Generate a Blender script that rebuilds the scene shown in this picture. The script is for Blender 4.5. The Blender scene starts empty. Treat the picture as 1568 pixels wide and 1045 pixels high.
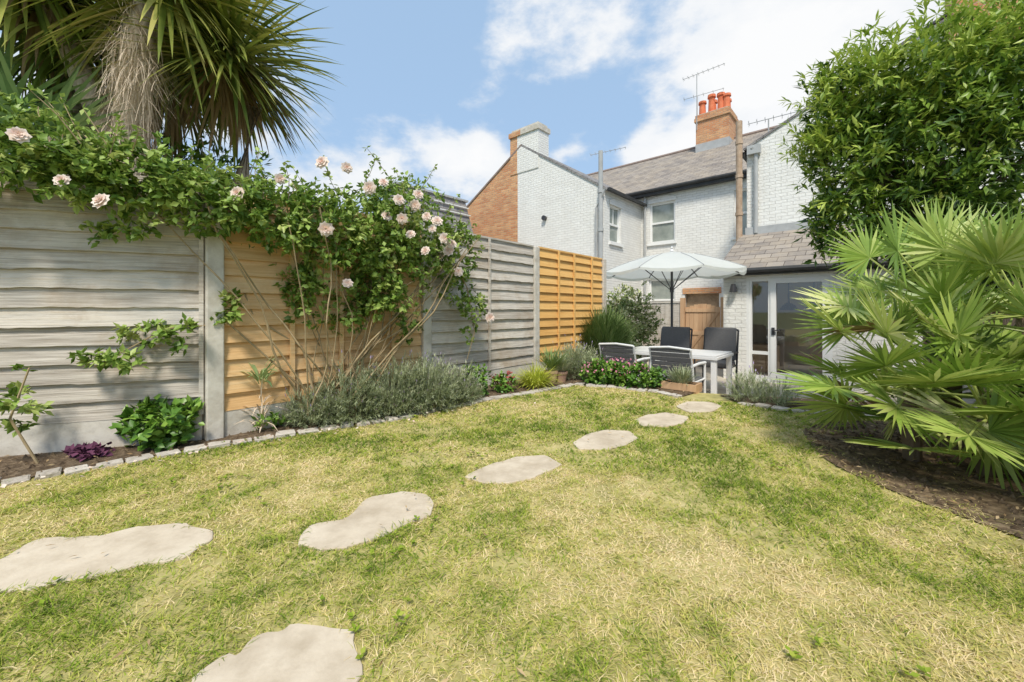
import bpy, math, numpy as np
from mathutils import Vector
R=np.random.default_rng(7)
SC=bpy.context.scene
COL=SC.collection
EX=np.array([.7443,-.6678,0.]);DX=np.array([.6678,.7443,0.])
GROT=math.atan2(-.6678,.7443)
def nrm(v):
    return v/np.maximum(np.linalg.norm(v,axis=-1,keepdims=True),1e-9)
# ---------------------------------------------------------------- materials
def mat(name,cols,rough=.8,scale=(5,5,5),detail=5,bump=0,ta=.5,transl=0,spec=.3,metal=0,dist=.02,stain=None):
    m=bpy.data.materials.new(name);m.use_nodes=True
    nt=m.node_tree;N=nt.nodes;L=nt.links
    b=N['Principled BSDF'];b.inputs['Roughness'].default_value=rough
    b.inputs['Specular IOR Level'].default_value=spec;b.inputs['Metallic'].default_value=metal
    tc=N.new('ShaderNodeTexCoord');mp=N.new('ShaderNodeMapping');mp.inputs['Scale'].default_value=scale
    L.new(tc.outputs['Object'],mp.inputs['Vector'])
    no=N.new('ShaderNodeTexNoise');no.inputs['Scale'].default_value=1;no.inputs['Detail'].default_value=detail
    no.inputs['Roughness'].default_value=.65
    L.new(mp.outputs[0],no.inputs['Vector'])
    mr=N.new('ShaderNodeMapRange');mr.inputs[1].default_value=.3;mr.inputs[2].default_value=.7
    L.new(no.outputs['Fac'],mr.inputs[0])
    at=N.new('ShaderNodeAttribute');at.attribute_name='tint'
    mx=N.new('ShaderNodeMix');mx.inputs[0].default_value=ta
    L.new(mr.outputs[0],mx.inputs[2]);L.new(at.outputs['Fac'],mx.inputs[3])
    cr=N.new('ShaderNodeValToRGB');el=cr.color_ramp.elements
    n=len(cols)
    while len(el)<n: el.new(.5)
    for i,c in enumerate(cols):
        el[i].position=i/(n-1);el[i].color=(*c,1)
    L.new(mx.outputs[0],cr.inputs[0]);out=cr.outputs[0]
    if stain:
        sc,col,amt=stain
        n2=N.new('ShaderNodeTexNoise');n2.inputs['Scale'].default_value=sc;n2.inputs['Detail'].default_value=8;n2.inputs['Roughness'].default_value=.7
        L.new(tc.outputs['Object'],n2.inputs['Vector'])
        m2=N.new('ShaderNodeMapRange');m2.inputs[1].default_value=.48;m2.inputs[2].default_value=.72;m2.inputs[4].default_value=amt;L.new(n2.outputs['Fac'],m2.inputs[0])
        m3=N.new('ShaderNodeMix');m3.data_type='RGBA';L.new(m2.outputs[0],m3.inputs[0]);L.new(out,m3.inputs[6]);m3.inputs[7].default_value=(*col,1);out=m3.outputs[2]
    L.new(out,b.inputs['Base Color'])
    if bump:
        bp=N.new('ShaderNodeBump');bp.inputs['Strength'].default_value=bump;bp.inputs['Distance'].default_value=dist
        L.new(no.outputs['Fac'],bp.inputs['Height']);L.new(bp.outputs[0],b.inputs['Normal'])
    if transl:
        tr=N.new('ShaderNodeBsdfTranslucent');L.new(out,tr.inputs[0])
        ms=N.new('ShaderNodeMixShader');ms.inputs[0].default_value=transl
        L.new(b.outputs[0],ms.inputs[1]);L.new(tr.outputs[0],ms.inputs[2])
        L.new(ms.outputs[0],N['Material Output'].inputs[0])
    return m
def brickmat(name,c1,c2,mortar,bw=.225,bh=.075,ms=.006,bump=.4,rough=.85,dirt=(.5,.5,.5),dirtamt=.25,vec='wall'):
    m=bpy.data.materials.new(name);m.use_nodes=True
    nt=m.node_tree;N=nt.nodes;L=nt.links
    b=N['Principled BSDF'];b.inputs['Roughness'].default_value=rough;b.inputs['Specular IOR Level'].default_value=.25
    tc=N.new('ShaderNodeTexCoord');sp=N.new('ShaderNodeSeparateXYZ');L.new(tc.outputs['Object'],sp.inputs[0])
    ad=N.new('ShaderNodeMath');ad.operation='ADD';L.new(sp.outputs[0],ad.inputs[0])
    if vec=='wall': L.new(sp.outputs[1],ad.inputs[1])
    else: ad.inputs[1].default_value=0
    cb=N.new('ShaderNodeCombineXYZ');L.new(ad.outputs[0],cb.inputs[0])
    if vec=='flat': L.new(sp.outputs[1],cb.inputs[1])
    else: L.new(sp.outputs[2],cb.inputs[1])
    br=N.new('ShaderNodeTexBrick');br.inputs['Scale'].default_value=1
    br.inputs['Brick Width'].default_value=bw;br.inputs['Row Height'].default_value=bh
    br.inputs['Mortar Size'].default_value=ms;br.inputs['Mortar Smooth'].default_value=.4
    br.inputs['Color1'].default_value=(*c1,1);br.inputs['Color2'].default_value=(*c2,1);br.inputs['Mortar'].default_value=(*mortar,1)
    L.new(cb.outputs[0],br.inputs['Vector'])
    no=N.new('ShaderNodeTexNoise');no.inputs['Scale'].default_value=2.2;no.inputs['Detail'].default_value=8;no.inputs['Roughness'].default_value=.7
    L.new(tc.outputs['Object'],no.inputs['Vector'])
    mr=N.new('ShaderNodeMapRange');mr.inputs[1].default_value=.42;mr.inputs[2].default_value=.75;mr.inputs[4].default_value=dirtamt
    L.new(no.outputs['Fac'],mr.inputs[0])
    mx=N.new('ShaderNodeMix');mx.data_type='RGBA'
    L.new(mr.outputs[0],mx.inputs[0]);L.new(br.outputs['Color'],mx.inputs[6]);mx.inputs[7].default_value=(*dirt,1)
    L.new(mx.outputs[2],b.inputs['Base Color'])
    n2=N.new('ShaderNodeTexNoise');n2.inputs['Scale'].default_value=25;n2.inputs['Detail'].default_value=4
    L.new(tc.outputs['Object'],n2.inputs['Vector'])
    su=N.new('ShaderNodeMath');su.operation='MULTIPLY_ADD';L.new(n2.outputs['Fac'],su.inputs[0]);su.inputs[1].default_value=.7
    inv=N.new('ShaderNodeMath');inv.operation='SUBTRACT';inv.inputs[0].default_value=1;L.new(br.outputs['Fac'],inv.inputs[1])
    L.new(inv.outputs[0],su.inputs[2])
    bp=N.new('ShaderNodeBump');bp.inputs['Strength'].default_value=bump;bp.inputs['Distance'].default_value=.02
    L.new(su.outputs[0],bp.inputs['Height']);L.new(bp.outputs[0],b.inputs['Normal'])
    return m
def glassmat(name,tint=(.95,.97,.97),refl=.16):
    m=bpy.data.materials.new(name);m.use_nodes=True
    N=m.node_tree.nodes;L=m.node_tree.links;N.remove(N['Principled BSDF'])
    t=N.new('ShaderNodeBsdfTransparent');t.inputs[0].default_value=(*tint,1)
    g=N.new('ShaderNodeBsdfGlossy');g.inputs['Roughness'].default_value=.02
    x=N.new('ShaderNodeMixShader');x.inputs[0].default_value=refl
    L.new(t.outputs[0],x.inputs[1]);L.new(g.outputs[0],x.inputs[2]);L.new(x.outputs[0],N['Material Output'].inputs[0])
    return m
M={}
M['white_brick']=brickmat('painted_brick',(.88,.87,.83),(.82,.81,.775),(.71,.70,.66),ms=.006,dirt=(.64,.61,.55),dirtamt=.42,bump=.7)
M['brick']=brickmat('red_brick',(.58,.24,.11),(.74,.42,.21),(.56,.46,.34),ms=.008,dirt=(.30,.18,.12),dirtamt=.45,bump=.8)
M['slate']=brickmat('slate_roof',(.22,.195,.175),(.34,.30,.26),(.11,.09,.08),bw=.28,bh=.11,ms=.006,vec='roof',bump=.8,dirt=(.46,.38,.28),dirtamt=.7,rough=.8)
M['slate_side']=brickmat('slate_cladding',(.20,.19,.195),(.29,.28,.28),(.09,.09,.09),bw=.28,bh=.15,ms=.006,bump=.8,dirt=(.40,.36,.31),dirtamt=.5,rough=.8)
M['paving']=brickmat('patio_paving',(.64,.57,.46),(.56,.50,.41),(.38,.33,.27),bw=.6,bh=.4,ms=.012,vec='flat',dirt=(.44,.38,.3),dirtamt=.4)
M['wood_new']=mat('fence_wood_new',[(.58,.34,.14),(.78,.51,.25),(.87,.66,.39)],scale=(2.2,2.2,60),bump=.3,ta=.4,rough=.75,detail=7,stain=(5,(.62,.36,.15),.5))
M['wood_orange']=mat('fence_wood_orange',[(.58,.30,.085),(.77,.45,.15),(.87,.58,.24)],scale=(2.2,2.2,60),bump=.3,ta=.4,rough=.75,detail=7,stain=(5,(.64,.33,.10),.5))
M['wood_grey']=mat('fence_wood_weathered',[(.24,.20,.16),(.44,.395,.34),(.66,.61,.54),(.56,.47,.36)],scale=(2.4,2.4,95),bump=.7,ta=.36,rough=.95,detail=10,stain=(2.2,(.36,.27,.18),.75),dist=.012)
M['wood_dark']=mat('fence_wood_brown',[(.16,.11,.07),(.34,.24,.15),(.46,.34,.23)],scale=(8,8,8),bump=.3)
M['gatewood']=mat('gate_wood',[(.46,.27,.15),(.70,.46,.27)],scale=(25,25,2),bump=.2)
M['concrete']=mat('concrete',[(.47,.425,.36),(.63,.59,.52),(.71,.67,.60)],scale=(9,9,9),detail=9,bump=.4,ta=.15,rough=.95,stain=(5,(.40,.35,.27),.6))
M['stone']=mat('stepping_stone_sandstone',[(.44,.36,.26),(.60,.51,.39),(.70,.61,.48)],scale=(5,5,5),detail=12,bump=.5,ta=.12,rough=.95,dist=.015,stain=(9,(.43,.35,.25),.6))
M['sett']=mat('granite_sett',[(.36,.32,.27),(.55,.50,.44),(.68,.63,.56)],scale=(25,25,25),detail=8,bump=.7,ta=.5,rough=.95,stain=(30,(.30,.25,.19),.5))
M['soil']=mat('soil',[(.06,.04,.025),(.15,.105,.065),(.30,.225,.15)],scale=(28,28,28),detail=10,bump=1,ta=0,rough=1,dist=.03)
M['dirt']=mat('dry_soil',[(.07,.045,.025),(.19,.135,.08),(.36,.27,.17)],scale=(16,16,16),detail=12,bump=1,ta=0,rough=1,dist=.03)
M['lawnbase']=mat('lawn_thatch',[(.24,.22,.08),(.42,.37,.14),(.58,.48,.24)],scale=(7,7,7),detail=12,bump=.8,ta=0,rough=1,dist=.02)
M['grass']=mat('grass_blades',[(.10,.17,.015),(.25,.35,.03),(.46,.48,.09),(.70,.58,.24),(.86,.71,.43)],scale=(30,30,30),ta=.95,rough=.7,spec=.2,transl=.2)
M['ground']=mat('ground_grass',[(.08,.12,.03),(.2,.22,.08)],scale=(2,2,2),ta=0)
M['rose_leaf']=mat('rose_leaves',[(.075,.14,.02),(.18,.30,.045),(.34,.47,.10),(.52,.58,.19)],scale=(8,8,8),ta=.8,transl=.28,rough=.45,spec=.4)
M['petal']=mat('rose_petals',[(.90,.58,.48),(.93,.77,.68),(.95,.90,.82)],scale=(30,30,30),ta=.6,transl=.3,rough=.6)
M['stem']=mat('woody_stem',[(.24,.17,.09),(.46,.36,.21)],scale=(30,30,30),ta=.4)
M['tree_leaf']=mat('tree_leaves',[(.025,.06,.010),(.09,.17,.022),(.25,.38,.05),(.56,.64,.13)],scale=(3,3,3),ta=.82,transl=.28,rough=.4,spec=.45)
M['bark']=mat('bark',[(.10,.075,.05),(.27,.20,.14)],scale=(16,16,6),bump=1)
M['cord']=mat('cordyline_leaves',[(.05,.075,.012),(.18,.24,.035),(.46,.46,.10),(.68,.58,.2)],scale=(4,4,4),ta=.85,transl=.2,rough=.4,spec=.4)
M['dead']=mat('dead_fronds',[(.20,.125,.06),(.42,.29,.15),(.62,.48,.28)],scale=(5,5,5),ta=.7,transl=.1)
M['straw']=mat('fibrous_strands',[(.52,.40,.28),(.80,.67,.52)],scale=(8,8,8),ta=.7)
M['yucca']=mat('yucca_leaves',[(.07,.14,.05),(.21,.33,.13),(.42,.50,.22)],scale=(5,5,5),ta=.7,transl=.15,rough=.45)
M['trunk']=mat('palm_trunk',[(.28,.19,.12),(.56,.44,.31),(.72,.60,.46)],scale=(22,22,9),bump=1,ta=0,detail=9)
M['fan']=mat('fan_palm_leaves',[(.08,.15,.02),(.25,.38,.06),(.47,.56,.14),(.76,.74,.36)],scale=(6,6,6),ta=.85,transl=.25,rough=.38,spec=.5)
M['lav']=mat('lavender_foliage',[(.14,.18,.07),(.34,.39,.21),(.58,.60,.42)],scale=(9,9,9),ta=.8,transl=.2)
M['lavflower']=mat('lavender_flowers',[(.30,.22,.40),(.48,.40,.60)],scale=(9,9,9),ta=.8)
M['rosem']=mat('rosemary_foliage',[(.07,.12,.03),(.18,.27,.08),(.33,.40,.17)],scale=(9,9,9),ta=.75)
M['shrubleaf']=mat('shrub_leaves',[(.045,.12,.015),(.13,.27,.035),(.30,.46,.08)],scale=(9,9,9),ta=.75,transl=.2,rough=.4,spec=.4)
M['varleaf']=mat('variegated_leaves',[(.12,.19,.05),(.36,.44,.17),(.74,.72,.46)],scale=(9,9,9),ta=.8,transl=.2)
M['lime']=mat('lime_leaves',[(.28,.36,.03),(.58,.64,.08),(.80,.76,.26)],scale=(9,9,9),ta=.8,transl=.2)
M['purple']=mat('purple_leaves',[(.06,.015,.04),(.20,.07,.13)],scale=(9,9,9),ta=.7,transl=.1)
M['red']=mat('red_leaves',[(.28,.05,.04),(.55,.16,.13)],scale=(9,9,9),ta=.7,transl=.2)
M['pink']=mat('pink_petals',[(.78,.20,.36),(.90,.48,.58)],scale=(9,9,9),ta=.7,transl=.2)
M['terra']=mat('terracotta',[(.42,.25,.18),(.58,.37,.27)],scale=(9,9,9),ta=0)
M['ridge']=mat('ridge_tile',[(.22,.17,.15),(.34,.26,.22)],scale=(9,9,9),ta=0)
M['pot_red']=mat('chimney_pot_clay',[(.60,.14,.06),(.78,.26,.13)],scale=(5,5,5),ta=0)
M['upvc']=mat('white_frame',[(.84,.84,.82),(.88,.88,.86)],scale=(3,3,3),ta=0,rough=.35,spec=.5)
M['winglass']=mat('window_glass',[(.20,.23,.21),(.42,.45,.40)],scale=(1.5,1.5,1.5),ta=0,rough=.06,spec=.8)
M['glass']=glassmat('door_glass')
M['darkmetal']=mat('dark_metal',[(.03,.03,.035),(.05,.05,.055)],ta=0,rough=.4,spec=.5)
M['gutter']=mat('black_gutter',[(.035,.035,.035),(.06,.06,.06)],ta=0,rough=.5)
M['greypipe']=mat('grey_pipe',[(.36,.37,.37),(.48,.49,.49)],ta=0,rough=.6,scale=(4,4,4))
M['brownpipe']=mat('rusty_pipe',[(.34,.23,.15),(.56,.43,.32)],ta=0,rough=.8,scale=(6,6,6))
M['canvas']=mat('umbrella_canvas',[(.76,.79,.76),(.82,.84,.81)],ta=.3,rough=.8,transl=.4,scale=(3,3,3))
M['tabletop']=mat('table_top',[(.64,.64,.63),(.72,.72,.71)],ta=.3,rough=.4,scale=(5,5,5))
M['alu']=mat('powder_coated_frame',[(.74,.74,.73),(.80,.80,.79)],ta=0,rough=.4,spec=.5)
M['fabric']=mat('dark_fabric',[(.10,.10,.105),(.16,.16,.165)],ta=.4,rough=.95,scale=(60,60,60),bump=.3)
M['interior']=mat('interior_wall',[(.82,.68,.52),(.86,.74,.58)],ta=0,scale=(2,2,2))
M['cabinet']=mat('kitchen_cabinet',[(.52,.36,.24),(.66,.48,.33)],ta=0,scale=(3,3,12))
# ---------------------------------------------------------------- mesh builders
def finish(o,parent=None,garden=False):
    COL.objects.link(o)
    if parent: o.parent=parent
    elif garden: o.rotation_euler=(0,0,GROT)
    return o
def empty(name,garden=True,loc=(0,0,0),rot=None):
    o=bpy.data.objects.new(name,None);COL.objects.link(o);o.location=loc
    o.rotation_euler=(0,0,GROT if (garden and rot is None) else (rot or 0));o.empty_display_size=.3
    return o
class MB:
    def __init__(s): s.v=[];s.f=[];s.m=[];s.t=[];s.mats=[]
    def mi(s,k):
        if k not in s.mats: s.mats.append(k)
        return s.mats.index(k)
    def add(s,vs,fs,k,t=None):
        o=len(s.v);s.v+= [tuple(map(float,p)) for p in vs];i=s.mi(k);t=float(R.random()) if t is None else t
        for f in fs: s.f.append([o+j for j in f]);s.m.append(i);s.t.append(t)
    def hexa(s,p,k,t=None):
        s.add(p,[(0,3,2,1),(4,5,6,7),(0,1,5,4),(1,2,6,5),(2,3,7,6),(3,0,4,7)],k,t)
    def box(s,x0,x1,y0,y1,z0,z1,k,t=None):
        s.hexa([(x0,y0,z0),(x1,y0,z0),(x1,y1,z0),(x0,y1,z0),(x0,y0,z1),(x1,y0,z1),(x1,y1,z1),(x0,y1,z1)],k,t)
    def slab(s,q,th,k,t=None):
        q=[np.array(p,float) for p in q];n=np.cross(q[1]-q[0],q[3]-q[0]);n=n/np.linalg.norm(n)
        s.hexa([p-n*th for p in q]+q,k,t)
    def tube(s,pts,rs,k,n=8,t=None,cap=True):
        pts=[np.array(p,float) for p in pts]
        if not hasattr(rs,'__len__'): rs=[rs]*len(pts)
        vs=[]
        for i,p in enumerate(pts):
            a=pts[max(i-1,0)];b=pts[min(i+1,len(pts)-1)];d=(b-a)/max(np.linalg.norm(b-a),1e-9)
            u=np.cross(d,[0,0,1.]) if abs(d[2])<.95 else np.cross(d,[1.,0,0]);u/=np.linalg.norm(u);w=np.cross(d,u)
            for j in range(n):
                an=2*math.pi*j/n;vs.append(p+rs[i]*(u*math.cos(an)+w*math.sin(an)))
        fs=[(i*n+j,i*n+(j+1)%n,(i+1)*n+(j+1)%n,(i+1)*n+j) for i in range(len(pts)-1) for j in range(n)]
        if cap: fs+=[tuple(range(n))[::-1],tuple(range((len(pts)-1)*n,len(pts)*n))]
        s.add(vs,fs,k,t)
    def build(s,name,parent=None,garden=False,smooth=False,bevel=0):
        me=bpy.data.meshes.new(name);me.from_pydata(s.v,[],s.f)
        for k in s.mats: me.materials.append(M[k])
        me.polygons.foreach_set('material_index',s.m)
        a=me.attributes.new('tint','FLOAT','FACE');a.data.foreach_set('value',s.t)
        if smooth: me.polygons.foreach_set('use_smooth',[True]*len(s.f))
        me.update();o=bpy.data.objects.new(name,me);finish(o,parent,garden)
        if bevel:
            b=o.modifiers.new('bevel','BEVEL');b.width=bevel;b.segments=2;b.limit_method='ANGLE'
        return o
class QB:
    def __init__(s): s.V=[];s.F=[];s.m=[];s.t=[];s.n=0;s.mats=[]
    def add(s,V,F,k,t):
        if k not in s.mats: s.mats.append(k)
        s.V.append(V.reshape(-1,3));s.F.append(F+s.n);s.n+=len(s.V[-1])
        s.m.append(np.full(len(F),s.mats.index(k)));s.t.append(t)
    def strips(s,P,D,L,W,droop,nseg,k,tint,prof=None,S=None):
        N=len(P);D=nrm(D);L=np.broadcast_to(L,(N,)).astype(float);W=np.broadcast_to(W,(N,)).astype(float);droop=np.broadcast_to(droop,(N,)).astype(float)
        prof=prof or (lambda t:1-t*.95)
        if S is None: S=nrm(np.cross(D,np.array([0.03,.02,1.])))
        V=np.zeros((N,nseg+1,2,3));p=P.astype(float).copy();d=D.copy();dn=np.array([0,0,-1.])
        for i in range(nseg+1):
            w=(W*prof(i/nseg))[:,None]*.5
            V[:,i,0]=p-S*w;V[:,i,1]=p+S*w
            p=p+d*(L/nseg)[:,None];d=nrm(d+dn*(droop/nseg)[:,None])
        base=(np.arange(N)*(nseg+1)*2)[:,None,None];i=(np.arange(nseg)*2)[None,:,None]
        F=(base+i+np.array([0,1,3,2])[None,None,:]).reshape(-1,4)
        s.add(V,F,k,np.repeat(np.broadcast_to(tint,(N,)),nseg))
    def leaves(s,P,D,Nn,L,W,k,tint,fold=.25):
        N=len(P);D=nrm(D);S=nrm(np.cross(D,Nn));U=nrm(np.cross(S,D));L=np.broadcast_to(L,(N,))[:,None];W=np.broadcast_to(W,(N,))[:,None]
        V=np.stack([P,P+D*L*.45+S*W*.5,P+D*L-U*L*.15,P+D*L*.45-S*W*.5,P+D*L*.5-U*W*fold],1)
        b=(np.arange(N)*5)[:,None,None]
        F=(b+np.array([[0,1,2,4],[0,4,2,3]])[None]).reshape(-1,4)
        s.add(V,F,k,np.repeat(np.broadcast_to(tint,(N,)),2))
    def build(s,name,parent=None):
        V=np.concatenate(s.V);F=np.concatenate(s.F);m=np.concatenate(s.m);t=np.concatenate(s.t)
        me=bpy.data.meshes.new(name);me.vertices.add(len(V));me.vertices.foreach_set('co',V.astype(np.float32).ravel())
        me.loops.add(F.size);me.loops.foreach_set('vertex_index',F.astype(np.int32).ravel())
        me.polygons.add(len(F));me.polygons.foreach_set('loop_start',np.arange(0,F.size,4,dtype=np.int32))
        for k in s.mats: me.materials.append(M[k])
        me.polygons.foreach_set('material_index',m.astype(np.int32))
        a=me.attributes.new('tint','FLOAT','FACE');a.data.foreach_set('value',np.clip(t,0,1).astype(np.float32))
        me.update(calc_edges=True);o=bpy.data.objects.new(name,me);finish(o,parent);return o
def sph(n,up=None):
    d=nrm(R.normal(size=(n,3)))
    if up is not None: d[:,2]=np.where(d[:,2]<up,np.abs(d[:,2])*.5+up,d[:,2]);d=nrm(d)
    return d
def rosettes(q,c,r,ntip,nleaf,L,W,k,tb=.5,tv=.3,inner=.55,upb=.3):
    c=np.array(c,float);r=np.broadcast_to(np.array(r,float),(3,))
    d=sph(ntip);rad=inner+(1-inner)*R.random(ntip)**.6;rad*=1+.18*R.normal(size=ntip)
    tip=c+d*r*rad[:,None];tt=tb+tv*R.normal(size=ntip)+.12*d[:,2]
    P=np.repeat(tip,nleaf,0);O=np.repeat(d,nleaf,0);n=len(P)
    D=nrm(O*.6+R.normal(size=(n,3))*.8+np.array([0,0,upb]));P=P+R.normal(size=(n,3))*L*.25
    Nn=nrm(np.array([0,0,1.])+O*.5+R.normal(size=(n,3))*.45)
    q.leaves(P,D,Nn,L*(.65+.6*R.random(n)),W*(.7+.5*R.random(n)),k,np.repeat(tt,nleaf)+.12*R.normal(size=n))
def inpoly(x,y,poly):
    c=np.zeros(len(x),bool);n=len(poly)
    for i in range(n):
        x1,y1=poly[i];x2,y2=poly[(i+1)%n]
        k=((y1>y)!=(y2>y));xi=(x2-x1)*(y-y1)/((y2-y1) if y2!=y1 else 1e-9)+x1
        c^=k&(x<xi)
    return c
def smoothpoly(p,it=2,f=.25):
    for _ in range(it):
        q=[]
        for i in range(len(p)):
            a=p[i];b=p[(i+1)%len(p)]
            q+=[(a[0]*(1-f)+b[0]*f,a[1]*(1-f)+b[1]*f),(a[0]*f+b[0]*(1-f),a[1]*f+b[1]*(1-f))]
        p=q
    return p
# ---------------------------------------------------------------- ground
g=MB();g.add([(-200,-200,-.5),(200,-200,-.5),(200,200,-.5),(-200,200,-.5)],[(0,1,2,3)],'ground');g.build('ground')
p=MB();p.add([(-5.79,2.2,-.42),(1.5,2.2,-.42),(1.5,12.93,-.42),(-5.79,12.93,-.42)],[(0,1,2,3)],'paving');p.build('patio_paving',garden=True)
LAWN=[(-6.2,1.72),(-4,2.44),(-2.2,3.02),(1.62,7.26),(2.1,6.95),(1.02,5.77),(1.85,5.2),(2.15,4.65),(2.6,4.5),(3.1,4.35),(4.9,3.78),(-1.2,-3.0),(-6,-3.2)]
lw=MB();n=len(LAWN);lw.add([(x,y,0) for x,y in LAWN],[tuple(range(n))[::-1]],'lawnbase')
for i in range(n):
    a=LAWN[i];b=LAWN[(i+1)%n];lw.add([(*a,-.5),(*b,-.5),(*b,0),(*a,0)],[(3,2,1,0)],'concrete')
lw.build('lawn')
EDGE=[(-4.6,1.35),(-3.6,1.80),(-2.79,2.206),(-2.518,2.424),(-2.206,2.714),(-1.774,3.021),(-1.393,3.272),(-.99,3.527),(-.55,4.02),(.118,4.566),(.793,5.122),(1.166,4.98),(1.691,4.66),(1.80,4.36)]
EDGE2=[(2.30,4.12),(2.608,3.80),(2.95,3.66),(3.3,3.6)]
bed=EDGE+[(2.1,4.62),(1.83,5.17),(1.0,5.75),(2.08,6.93),(1.6,7.22),(-2.2,2.98),(-4.0,2.4),(-5.5,1.9)]
b1=MB();b1.add([(x,y,.012) for x,y in bed],[tuple(range(len(bed)))],'soil');
bed2=EDGE2+[(4.1,3.3),(4.8,3.75),(3.1,4.3),(2.6,4.45),(2.3,4.5)]
b1.add([(x,y,.012) for x,y in bed2],[tuple(range(len(bed2)))],'soil')
PALMBED=smoothpoly([(2.35,3.3),(2.12,2.9),(1.95,2.5),(1.98,2.1),(2.1,1.7),(2.3,1.0),(1.6,-.4),(2.6,.9),(3.6,2.25),(4.4,3.1),(3.2,3.5)])
b1.add([(x,y,.008) for x,y in PALMBED],[tuple(range(len(PALMBED)))],'dirt')
def crumbs(poly,n,x0,x1,y0,y1):
    for _ in range(n):
        while True:
            x=R.uniform(x0,x1);y=R.uniform(y0,y1)
            if inpoly(np.array([x]),np.array([y]),poly)[0]: break
        r=.006+.018*R.random()**2;o=np.array([x,y,.010])
        vs=[o+np.array(v)*r*(.6+.7*R.random()) for v in [(1,0,0),(0,1,0),(-1,0,0),(0,-1,0),(0,0,1)]]
        b1.add(vs,[(0,1,4),(1,2,4),(2,3,4),(3,0,4)],'soil' if R.random()<.7 else 'dirt')
crumbs(bed,1800,-4,2.2,1.6,6.5);crumbs(PALMBED,1400,1.7,4.2,1.1,3.5)
b1.build('flower_bed')
st=MB()
def setts(poly):
    P=[np.array(q) for q in poly]
    for a,b in zip(P[:-1],P[1:]):
        L=np.linalg.norm(b-a);k=max(1,round(L/.135));d=(b-a)/L;s=np.array([-d[1],d[0]])
        for i in range(k):
            c=a+d*L*(i+.5)/k+s*R.normal()*.008;hl=L/k*.5*(.82+.15*R.random());hw=.048+.010*R.random();h=.014+.014*R.random();an=R.normal()*.1
            dd=d*math.cos(an)+s*math.sin(an);ss=-d*math.sin(an)+s*math.cos(an)
            vs=[];
            for z,sc in ((-.02,1),(h*.8,1),(h,.84)):
                for u,v in ((-1,-1),(1,-1),(1,1),(-1,1)):
                    q=c+dd*u*hl*sc*(.88+.18*R.random())+ss*v*hw*sc*(.88+.18*R.random());vs.append((q[0],q[1],z+R.normal()*.003))
            fs=[(8,9,10,11)]+[(l*4+j,l*4+(j+1)%4,l*4+4+(j+1)%4,l*4+4+j) for l in (0,1) for j in range(4)]
            st.add(vs,fs,'sett')
setts(EDGE);setts(EDGE2);st.build('stone_edging',bevel=.004)
STONES=[
[(-.816,1.024),(-.771,1.101),(-.73,1.178),(-.67,1.207),(-.548,1.197),(-.468,1.166),(-.4065,1.033),(-.378,.942),(-.5,.86),(-.735,.9)],
[(-1.925,1.522),(-1.937,1.659),(-1.851,1.678),(-1.716,1.678),(-1.628,1.758),(-1.417,1.779),(-1.279,1.717),(-1.237,1.636),(-1.275,1.538),(-1.398,1.484),(-1.504,1.426),(-1.611,1.379),(-1.705,1.348),(-1.822,1.339),(-1.979,1.42)],
[(-.887,1.697),(-.873,1.769),(-.749,1.829),(-.701,2.031),(-.586,2.089),(-.447,2.067),(-.373,1.944),(-.383,1.841),(-.496,1.769),(-.554,1.683),(-.639,1.623),(-.757,1.596),(-.842,1.636)],
[(-.265,2.283),(-.209,2.404),(-.077,2.506),(.004,2.595),(.194,2.618),(.305,2.485),(.235,2.385),(.133,2.292),(.004,2.206),(-.138,2.198)],
[(.426,2.873),(.574,3.068),(.746,3.167),(.915,3.133),(.936,2.99),(.804,2.832),(.623,2.74),(.471,2.752)],
[(1.055,3.444),(1.245,3.658),(1.419,3.728),(1.555,3.57),(1.417,3.366),(1.219,3.272),(1.067,3.291)],
[(1.6,3.953),(1.825,4.177),(2.047,4.148),(2.047,3.953),(1.852,3.752),(1.629,3.728)]]
SM=[]
for S in STONES:
    S=smoothpoly(S,1,.12);S=[(x+R.normal()*.009,y+R.normal()*.009) for x,y in S];S=smoothpoly(S,1,.2);c=np.mean(S,0);S=[tuple(c+(np.array(q)-c)*1.03) for q in S];SM.append(S)
    m=MB();n=len(S)
    vs=[(x,y,-.01) for x,y in S]+[(x,y,.007) for x,y in S]+[(c[0]+(x-c[0])*.99,c[1]+(y-c[1])*.99,.010) for x,y in S]
    fs=[(l*n+i,l*n+(i+1)%n,(l+1)*n+(i+1)%n,(l+1)*n+i) for l in range(2) for i in range(n)]+[tuple(range(2*n,3*n))]
    m.add(vs,fs,'stone');m.build('stepping_stone')
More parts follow.
